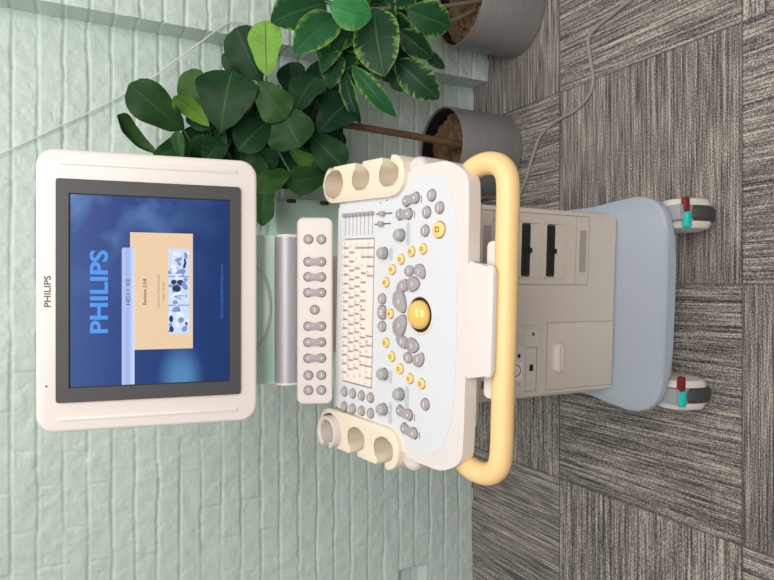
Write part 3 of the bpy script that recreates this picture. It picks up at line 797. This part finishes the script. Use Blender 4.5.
def barmat():
    M = emis('lavender_bar', (190, 205, 245)); nt = M.node_tree; b = nt.nodes['Principled BSDF']; N = nt.nodes.new
    tc = N('ShaderNodeTexCoord'); sx = N('ShaderNodeSeparateXYZ'); nt.links.new(tc.outputs['Object'], sx.inputs[0])
    mr = N('ShaderNodeMapRange'); mr.inputs[1].default_value = -.01; mr.inputs[2].default_value = .01; nt.links.new(sx.outputs[1], mr.inputs[0])
    cr = N('ShaderNodeValToRGB'); e = cr.color_ramp.elements; e[0].color = lin((205, 225, 255)); e[1].color = lin((188, 196, 240)); k = e.new(.5); k.color = lin((160, 178, 232))
    nt.links.new(mr.outputs[0], cr.inputs[0]); nt.links.new(cr.outputs[0], b.inputs['Emission Color']); return M
bm = B(); flat(bm, [(-.1628, -.0102), (.0745, -.0102), (.0745, .0075), (.072, .0102), (-.1628, .0102)], 0); obj('title_bar', bm, barmat(), scr, (0, .0355, zs + .0002), smooth=False)
bm = B(); text_into(bm, 'HD11 XE', .0098, (0, 0, 0), width=.0455); obj('screen_lettering', bm, emis('slate_letters', (50, 50, 80)), scr, (-.0018, .0355, zs + .0004), smooth=False)
BROWN = emis('brown_letters', (70, 52, 45))
bm = B(); text_into(bm, 'Revision 2.0.8', .0075, (0, .0085, 0), width=.0455, bold=.00012)
obj('screen_lettering', bm, BROWN, scr, (-.002, 0, zs + .0003), smooth=False)
bm = B(); text_into(bm, 'Trademark by Philips Ultrasound,', .0056, (0, -.0145, 0), width=.062); text_into(bm, 'Andover, MA USA', .0056, (.0005, -.0225, 0), width=.033)
obj('screen_lettering', bm, emis('tan_letters', (140, 112, 92)), scr, (-.002, 0, zs + .0003), smooth=False)
bm = B(); text_into(bm, '\u00a92010 by Koninklijke Philips N.V. All rights reserved', .0062, (0, 0, 0), width=.098); obj('screen_lettering', bm, emis('dim_blue_letters', (62, 125, 210)), scr, (-.002, -.1228, zs), smooth=False)
# strip of three small clinic pictures, drawn as loose tonal shapes
PIC = [emis('picture_pale', (205, 222, 250)), emis('picture_mid', (125, 150, 205)), emis('picture_dark', (38, 48, 84)), emis('picture_light', (232, 240, 255))]
bm = B()
for q in range(70):
    cx, cy, a = random.uniform(-.073, .071), random.uniform(-.016, .0155), random.uniform(.0008, .004)
    flat(bm, [(x, max(-.0182, min(.0178, y))) for x, y in ell(cx, cy, a, random.uniform(.001, .006), 9, random.uniform(-1, 1))], .00012 + q * .0000015, random.choice([1, 3, 3, 0, 1]))
flat(bm, [(-.0765, -.0182), (.0745, -.0182), (.0745, .0178), (-.0765, .0178)], 0, 0)
for x in (-.026, .025): flat(bm, [(x - .001, -.0182), (x + .001, -.0182), (x + .001, .0178), (x - .001, .0178)], .0002, 1)
rr = random.Random(4)
for (cx, cy, a, b_, mi) in ((.0150, .0085, .0055, .0060, 2), (.0035, .0035, .0075, .0100, 2), (.014, -.004, .006, .009, 2), (.008, -.010, .010, .006, 1), (-.006, .004, .003, .012, 3), (-.0095, -.001, .0008, .012, 2), (-.013, .001, .0008, .010, 2), (.020, -.012, .004, .005, 1),
                       (.040, .008, .010, .006, 3), (.055, .0, .004, .009, 1), (.045, -.010, .007, .003, 2), (.052, -.011, .007, .0025, 2), (.065, .006, .006, .007, 3), (.062, -.012, .008, .004, 1), (.038, .012, .002, .004, 1), (.034, -.006, .006, .008, 1),
                       (-.033, .004, .006, .009, 1), (-.034, .0, .004, .004, 2), (-.045, -.002, .010, .010, 3), (-.052, -.004, .006, .007, 1), (-.050, .0125, .008, .0045, 2), (-.068, .012, .007, .005, 2), (-.068, -.010, .007, .006, 1), (-.060, .002, .008, .004, 3), (-.058, -.013, .003, .003, 2)):
    flat(bm, [(x, max(-.0182, min(.0178, y))) for x, y in ell(cx, cy, a * .8, b_ * .75, 14, rr.uniform(-.6, .6))], .0003 + rr.random() * .0004, mi)
obj('picture_strip', bm, PIC, scr, (0, -.0478, zs + .0003), smooth=False)

# ------------------------------------------------------------------ wall box
bx = empty('wall_box', (.085, 2.035, 0)); tag(bx, 'mint painted metal utility box on the brick wall behind the machine', 'electrical box')
bm = B(); box(bm, -.205, -.07, .40, .205, .003, .803, .003); obj('box_body', bm, MINT, bx)
bm = B(); box(bm, -.203, -.0765, .403, .194, -.0705, .800, .0015); obj('box_cover', bm, MINT, bx)
for z in (.752, .640, .48):
    bm = B(); box(bm, .190, -.0800, z - .014, .203, -.0700, z + .014, .002); obj('hinge', bm, STEELD, bx)

# ------------------------------------------------------------------ cables
def tt(name, pts, r, m_, label, cat, n=6):
    bm = B(); tube(bm, spline(pts, n), r, 8); o = obj(name, bm, m_); tag(o, label, cat); return o
pts = [(.80, 1.10, .0055), (.806, 1.20, .0055), (.802, 1.278, .0055), (.788, 1.339, .0055), (.772, 1.405, .0055), (.748, 1.437, .0055), (.693, 1.431, .0055), (.621, 1.418, .0055), (.58, 1.436, .0055), (.55, 1.49, .0055), (.536, 1.573, .0055), (.508, 1.645, .0055), (.446, 1.688, .0055), (.371, 1.724, .0055), (.30, 1.78, .0055), (.24, 1.84, .0055), (.10, 1.86, .0055), (-.1, 1.84, .0055), (-.2, 1.80, .0055)]
tt('power_cord', pts, .0055, CORD, 'grey power cord snaking across the carpet from behind the machine', 'cord')
wpts = [at(-20, 163, 2.026), at(0, 154.5, 2.026), at(50, 131, 2.026), at(100, 107.6, 2.026), at(128, 92, 2.024), at(150, 79.4, 2.015), at(172, 63, 1.985), at(205, 39, 1.93), at(222, 26.5, 1.927), at(231, 22.3, 1.927), at(240, 22.6, 1.927), at(252, 25.4, 1.927), at(275, 36, 1.927)]
tt('wall_cable', wpts, .0022, STRING, 'thin pale cable strung across the mint brick wall above the plants', 'cable', 4)

# ------------------------------------------------------------------ plants
FIGW = [(0, .05), (.05, .20), (.12, .42), (.24, .62), (.38, .75), (.54, .91), (.66, 1.0), (.77, .98), (.86, .84), (.92, .66), (.97, .40), (1, .06)]
RUBW = [(0, .04), (.06, .30), (.15, .62), (.28, .88), (.45, 1.0), (.62, .95), (.78, .76), (.90, .45), (.97, .18), (1, .02)]
def leaf(bm, b, t, wr, prof, nrm, bend=.12, fold=.25, wave=.1, tint=0.0, nl=16, nc=4, notch=0.0, young=0.0):
    uvl = bm.loops.layers.uv.get('UVMap') or bm.loops.layers.uv.new('UVMap'); tl = bm.verts.layers.float.get('tint') or bm.verts.layers.float.new('tint')
    yl = bm.verts.layers.float.get('young') or bm.verts.layers.float.new('young'); tl = bm.verts.layers.float['tint']
    a = t - b; L_ = a.length; a.normalize(); nrm = Vector(nrm); sd = a.cross(nrm).normalized(); n = sd.cross(a).normalized()
    xs = [p[0] for p in prof]; ys = [p[1] for p in prof]; ph = random.random() * 6.28; ph2 = random.random() * 6.28
    grid = []
    for i in range(nl + 1):
        s = i / nl; hw = float(np.interp(s, xs, ys)) * wr * L_ * .5
        c = b + a * (L_ * s) + n * (bend * L_ * (math.sin(PI * s) * .9 - .25 * s * s)); row = []
        for j in range(-nc, nc + 1):
            q = j / nc
            z = fold * abs(q) * hw + wave * hw * q * q * math.sin(s * 13 + (ph if q > 0 else ph2))
            back = notch * L_ * max(0, 1 - abs(q) * 2.2) * max(0, (s - .85) / .15)
            v = bm.verts.new(c + sd * (hw * q) + n * z - a * back); v[tl] = tint; v[yl] = young; row.append((v, (q * .5 + .5, s)))
        grid.append(row)
    for i in range(nl):
        for j in range(2 * nc):
            qd = (grid[i][j], grid[i][j + 1], grid[i + 1][j + 1], grid[i + 1][j])
            f = bm.faces.new([k[0] for k in qd])
            for lp, k in zip(f.loops, qd): lp[uvl].uv = k[1]

def planter(loc, r=.142, h=.243):
    bm = B(); lathe(bm, [(r - .006, 0), (r, .004), (r, h - .002), (r - .001, h), (r - .004, h), (r - .005, h - .002), (r - .0055, h - .012), (r - .0055, .15), (.001, .15)], 72, cap=True)
    return bm
def soil(r, z):
    bm = B(); nr, ns = 14, 56; rings = []
    for i in range(nr + 1):
        rad = r * i / nr + .0005
        rings.append([bm.verts.new((rad * math.cos(2 * PI * k / ns), rad * math.sin(2 * PI * k / ns), z + random.uniform(-.008, .008) + .006 * math.sin(k * .7 + i))) for k in range(ns)])
    for a, b in zip(rings, rings[1:]):
        for k in range(ns): j = (k + 1) % ns; bm.faces.new((a[k], a[j], b[j], b[k]))
    bm.faces.new(rings[0])
    return bm

CAMP = Vector((0, 0, H))
def facing(p, jit=.35):
    d = (CAMP - p).normalized()
    return (d + Vector((random.uniform(-jit, jit), random.uniform(-jit, jit) * .5, random.uniform(-jit * .3, jit) + .25))).normalized()

# --- fiddle-leaf fig
FX, FYc = .484, 1.889
fig = empty('potted_fig', (FX, FYc, 0)); tag(fig, 'fiddle leaf fig with one bare trunk in a grey metal planter right behind the machine', 'potted plant')
obj('planter', planter(0), POT, fig); bm = B(); lathe(bm, [(.1365, .155), (.1365, .234), (.1345, .234), (.1345, .155)], 64, cap=False); obj('pot_inner_shade', bm, BLACK, fig); obj('soil', soil(.133, .188), SOIL, fig)  # black ring paints the shade inside the pot's rim
org = Vector((FX, FYc, 0))
trunk = [Vector((FX, 1.815, .18)), at(430, 139, 1.812), at(395, 133, 1.812), at(352, 126, 1.812), at(325, 124, 1.815)]
spine = [at(325, 124, 1.815), at(300, 120, 1.83), at(270, 118, 1.835), at(240, 122, 1.83), at(212, 138, 1.825), at(190, 150, 1.82)]
bm = B(); tube(bm, [p - org for p in spline(trunk, 8)], .0125, 12, .0095, wob=.08); obj('trunk', bm, BARK, fig)
spl = spline(spine, 6)
bmS = B(); tube(bmS, [p - org for p in spl], .0085, 8, .004)
bmS_p = bmS
bm = B()
#  base px, tip px, Yb, Yt, width ratio, tint, fold, bend, normal offset
FL = [((184, 130), (129, 84), 1.78, 1.74, .62, .06, .20, .06, (0, 0, 0)),
      ((157, 154), (115, 116), 1.76, 1.72, .38, .16, .9, -.22, (.5, 0, -.6)),
      ((182, 160), (177, 131), 1.70, 1.69, .48, .12, .5, .05, (0, 0, 0)),
      ((152, 158), (190, 143), 1.74, 1.74, .6, .03, .2, .05, (0, 0, 0)),
      ((209, 126), (174, 95), 1.76, 1.72, .50, .62, .45, -.15, (-.2, 0, .3)),
      ((200, 128), (193, 68), 1.80, 1.79, .55, .18, .3, .08, (-.5, 0, .2)),
      ((221, 131), (232, 70), 1.74, 1.72, 1.0, .02, .15, .10, (0, 0, 0)),
      ((262, 82), (236, 27), 1.76, 1.76, .72, .02, .25, .08, (-.1, 0, .2)),
      ((262, 78), (222, 55), 1.84, 1.84, .55, .03, .2, .1, (0, 0, 0)),
      ((267, 76), (265.5, 20), 1.70, 1.68, .66, .85, .12, .04, (0, 0, .1)),
      ((258, 82), (287, 118), 1.68, 1.66, .85, .10, .25, .10, (0, 0, .1)),
      ((294, 113), (316, 76), 1.70, 1.70, .85, .015, .15, .08, (0, 0, .5)),
      ((284, 110), (300, 147), 1.68, 1.65, 1.25, .05, .25, .10, (0, 0, .2)),
      ((318, 132), (350, 100), 1.72, 1.72, .8, .0, .2, .1, (0, 0, 0)),
      ((312, 135), (344, 168), 1.70, 1.66, .75, .02, .3, .12, (.2, 0, 0)),
      ((300, 150), (306, 183), 1.76, 1.74, .9, .0, .3, .12, (0, 0, 0)),
      ((326, 176), (286, 184), 1.70, 1.68, .62, .08, .25, .10, (0, 0, 0)),
      ((290, 172), (257, 192), 1.68, 1.64, .5, .14, .3, .1, (.2, 0, 0)),
      ((272, 160), (262, 226), 1.80, 1.79, .34, .10, .4, .12, (.3, 0, 0)),
      ((262, 168), (268, 222), 1.85, 1.83, .35, .05, .3, .10, (0, 0, 0)),
      ((290, 150), (318, 170), 1.74, 1.72, .55, .30, .5, .1, (.4, 0, .3)),
      ((245, 140), (262, 185), 1.80, 1.80, .6, .02, .3, .1, (0, 0, 0)),
      ((230, 135), (205, 160), 1.80, 1.78, .6, .02, .3, .1, (0, 0, 0)),
      ((210, 140), (180, 170), 1.84, 1.82, .6, .02, .3, .1, (0, 0, 0)),
      ((270, 120), (238, 150), 1.78, 1.76, .7, .02, .3, .1, (0, 0, 0)),
      ((255, 115), (240, 95), 1.86, 1.84, .9, .0, .3, .1, (0, 0, 0)),
      ((330, 110), (318, 60), 1.80, 1.80, .6, .01, .3, .1, (0, 0, 0)),
      ((285, 138), (320, 180), 1.86, 1.84, .8, .0, .3, .1, (0, 0, 0)),
      ((268, 148), (300, 184), 1.90, 1.88, .75, .0, .3, .1, (0, 0, 0)),
      ((318, 138), (336, 184), 1.88, 1.85, .6, .0, .3, .1, (0, 0, 0)),
      ((300, 130), (345, 150), 1.90, 1.88, .6, .0, .3, .1, (0, 0, 0)),
      ((300, 105), (290, 62), 1.84, 1.84, .7, .0, .3, .1, (0, 0, 0)), ]
for (b_, t_, yb, yt, wr, tint, fo, be, off) in FL:
    pb, pt = at(b_[0], b_[1], yb), at(t_[0], t_[1], yt); mid = (pb + pt) / 2
    nr = ((CAMP - mid).normalized() + Vector(off) + Vector((0, 0, .25))).normalized()
    leaf(bm, pb - org, pt - org, wr, FIGW, nr, be, fo, .10, tint, notch=.02)
    q = min(spl, key=lambda s: (s - pb).length)
    if (q - pb).length > .02: tube(bmS_p, [q - org, (q * .5 + pb * .5) - org + Vector((0, 0, -.008)), pb - org], .0035, 6, .0022, mi=1)
for k in range(85):                                # inner leaves that close the crown
    b_ = (random.uniform(198, 318), random.uniform(100, 205)); a = random.uniform(0, 6.28); l_ = random.uniform(34, 56)
    t_ = (b_[0] + l_ * math.cos(a), b_[1] + l_ * math.sin(a) * .8)
    if (t_[0] > 262 and t_[1] > 172) or (b_[0] > 265 and b_[1] > 165) or t_[1] < 72 or t_[0] > 345 or t_[0] < 165 or t_[1] > 240 or (t_[0] > 325 and t_[1] > 150): continue
    y = random.uniform(1.79, 1.94); pb, pt = at(b_[0], b_[1], y), at(t_[0], t_[1], y + random.uniform(-.04, .02))
    leaf(bm, pb - org, pt - org, random.uniform(.6, .85), FIGW, facing(pb), .1, .25, .1, random.uniform(0, .05), nl=12, nc=3)
obj('branches', bmS_p, [BARK, PETI], fig)
o = obj('foliage', bm, FIGLEAF, fig, sharp=180)

# --- variegated rubber plant
VX, VYc = .946, 1.772
rub = empty('potted_rubber_plant', (VX, VYc, 0)); tag(rub, 'variegated rubber plant with cream edged leaves in a grey metal planter by the wall corner', 'potted plant')
obj('planter', planter(0), POT, rub); bm = B(); lathe(bm, [(.1365, .155), (.1365, .234), (.1345, .234), (.1345, .155)], 64, cap=False); obj('pot_inner_shade', bm, BLACK, rub); obj('soil', soil(.133, .200), SOIL, rub)  # same black ring as painted shade on the inner wall
org = Vector((VX, VYc, 0))
stems = [[Vector((.93, 1.70, .19)), at(430, 8, 1.70), at(395, 8, 1.70), at(355, 10, 1.70)],
         [Vector((.955, 1.71, .19)), at(452, -1, 1.72), at(405, -15, 1.74), at(350, -10, 1.76)],
         [Vector((.92, 1.73, .19)), at(452, 21, 1.72), at(420, 26, 1.69), at(395, 45, 1.68)],
         [Vector((.97, 1.76, .19)), at(450, -20, 1.76), at(400, -40, 1.78), at(330, -30, 1.80)]]
bm = B(); pts_all = []
for s_ in stems:
    q = spline(s_, 6); pts_all += q; tube(bm, [p - org for p in q], .0075, 8, .005)
bmS = bm; bm = B()
VL = [((326, 3), (271, 22), 1.66, 1.63, .62, .2, .06, (0, 0, .2)),
      ((329, 5), (372, 17), 1.60, 1.58, .82, .15, .10, (0, 0, .1)),
      ((337, 17), (294, 53), 1.64, 1.62, .55, .3, .10, (0, 0, .1)),
      ((374, 8), (384, 76), 1.64, 1.60, .68, .15, .08, (0, 0, .1)),
      ((407, 10), (451, 27), 1.66, 1.64, .72, .2, .10, (0, 0, .1)),
      ((400, 30), (432, 58), 1.68, 1.66, .60, .3, .10, (0, 0, 0)),
      ((396, 60), (439, 99), 1.66, 1.62, .58, .2, .10, (.1, 0, 0)),
      ((424, 50), (445, 69), 1.70, 1.69, .45, .3, .10, (0, 0, 0)),
      ((352, 66), (396, 117), 1.68, 1.64, .30, .5, .18, (.3, 0, .2)),
      ((344, 70), (360, 124), 1.72, 1.70, .28, .5, .15, (.3, 0, .2)),
      ((388, 68), (402, 92), 1.74, 1.72, .55, .3, .10, (0, 0, 0)),
      ((345, 30), (322, 72), 1.74, 1.72, .45, .3, .15, (.3, 0, 0)),
      ((340, 45), (365, 62), 1.76, 1.76, .55, .3, .10, (0, 0, 0)),
      ((352, 30), (330, 52), 1.72, 1.70, .60, .3, .10, (0, 0, 0)),
      ((385, 2), (418, -6), 1.70, 1.70, .60, .2, .10, (0, 0, .1)),
      ((380, 10), (412, 45), 1.74, 1.74, .65, .3, .10, (0, 0, 0)),
      ((300, -8), (262, -30), 1.70, 1.70, .62, .2, .10, (0, 0, .1)),
      ((340, -10), (300, -40), 1.68, 1.66, .62, .2, .10, (0, 0, .1)),
      ((370, -8), (400, -50), 1.66, 1.64, .62, .2, .10, (0, 0, .1)),
      ((400, -20), (440, -30), 1.66, 1.62, .62, .2, .10, (0, 0, .1)),
      ((330, -30), (350, -75), 1.74, 1.72, .62, .2, .10, (0, 0, .1)),
      ((375, 40), (352, 85), 1.78, 1.78, .50, .3, .10, (0, 0, 0)),
      ((390, 45), (420, 80), 1.78, 1.76, .50, .3, .10, (0, 0, 0)),
      ((360, 5), (335, -12), 1.72, 1.72, .62, .2, .10, (0, 0, 0)), ]
for (b_, t_, yb, yt, wr, fo, be, off) in VL:
    pb, pt = at(b_[0], b_[1], yb), at(t_[0], t_[1], yt); mid = (pb + pt) / 2
    nr = ((CAMP - mid).normalized() + Vector(off) + Vector((0, 0, .25))).normalized()
    leaf(bm, pb - org, pt - org, wr, RUBW, nr, be, fo, .05, random.uniform(0, 30), young=.8 if b_ == (329, 5) else random.choice([0, 0, .12, .25]))
    q = min(pts_all, key=lambda s: (s - pb).length)
    if (q - pb).length > .015: tube(bmS, [q - org, (q * .5 + pb * .5) - org + Vector((0, 0, -.006)), pb - org], .0032, 6, .0022, mi=1)
for k in range(26):                                # leaves deeper in the bush
    b_ = (random.uniform(335, 410), random.uniform(-30, 60)); a = random.uniform(-.6, 2.4); l_ = random.uniform(34, 52)
    t_ = (b_[0] + l_ * math.cos(a), b_[1] + l_ * math.sin(a))
    if t_[0] > 432 or t_[1] > 100 or t_[0] < 318: continue
    y = random.uniform(1.72, 1.84); pb, pt = at(b_[0], b_[1], y), at(t_[0], t_[1], y - .02)
    leaf(bm, pb - org, pt - org, random.uniform(.5, .7), RUBW, facing(pb), .1, .25, .06, random.uniform(0, 30), nl=12, nc=3, young=random.choice([0, .1]))
obj('stems', bmS, [STEMG, PETI], rub)
obj('foliage', bm, VARLEAF, rub, sharp=180)

# ------------------------------------------------------------------ light
w = bpy.data.worlds.new('room_light'); scene.world = w; w.use_nodes = True
w.node_tree.nodes['Background'].inputs[0].default_value = (1.0, .97, .95, 1); w.node_tree.nodes['Background'].inputs[1].default_value = .36
def area(name, loc, target, sx, sy, e, col=(1, 1, 1)):
    l = bpy.data.lights.new(name, 'AREA'); l.shape = 'RECTANGLE'; l.size = sx; l.size_y = sy; l.energy = e; l.color = col
    o = bpy.data.objects.new(name, l); COL.objects.link(o); o.location = loc
    o.rotation_euler = (Vector(target) - Vector(loc)).to_track_quat('-Z', 'Y').to_euler(); return o
area('ceiling_lamp', (.7, 1.05, 2.9), (.55, 1.5, 0), 2.4, .6, 20, (1, .965, .93))
area('room_lamp', (.45, -1.0, 2.65), (.0, 1.3, .4), 2.2, 1.2, 68, (1, .97, .94))
vs = scene.view_settings
vs.view_transform = 'Standard'; vs.look = 'None'; vs.exposure = 0.0; vs.gamma = 1.0; vs.use_curve_mapping = False
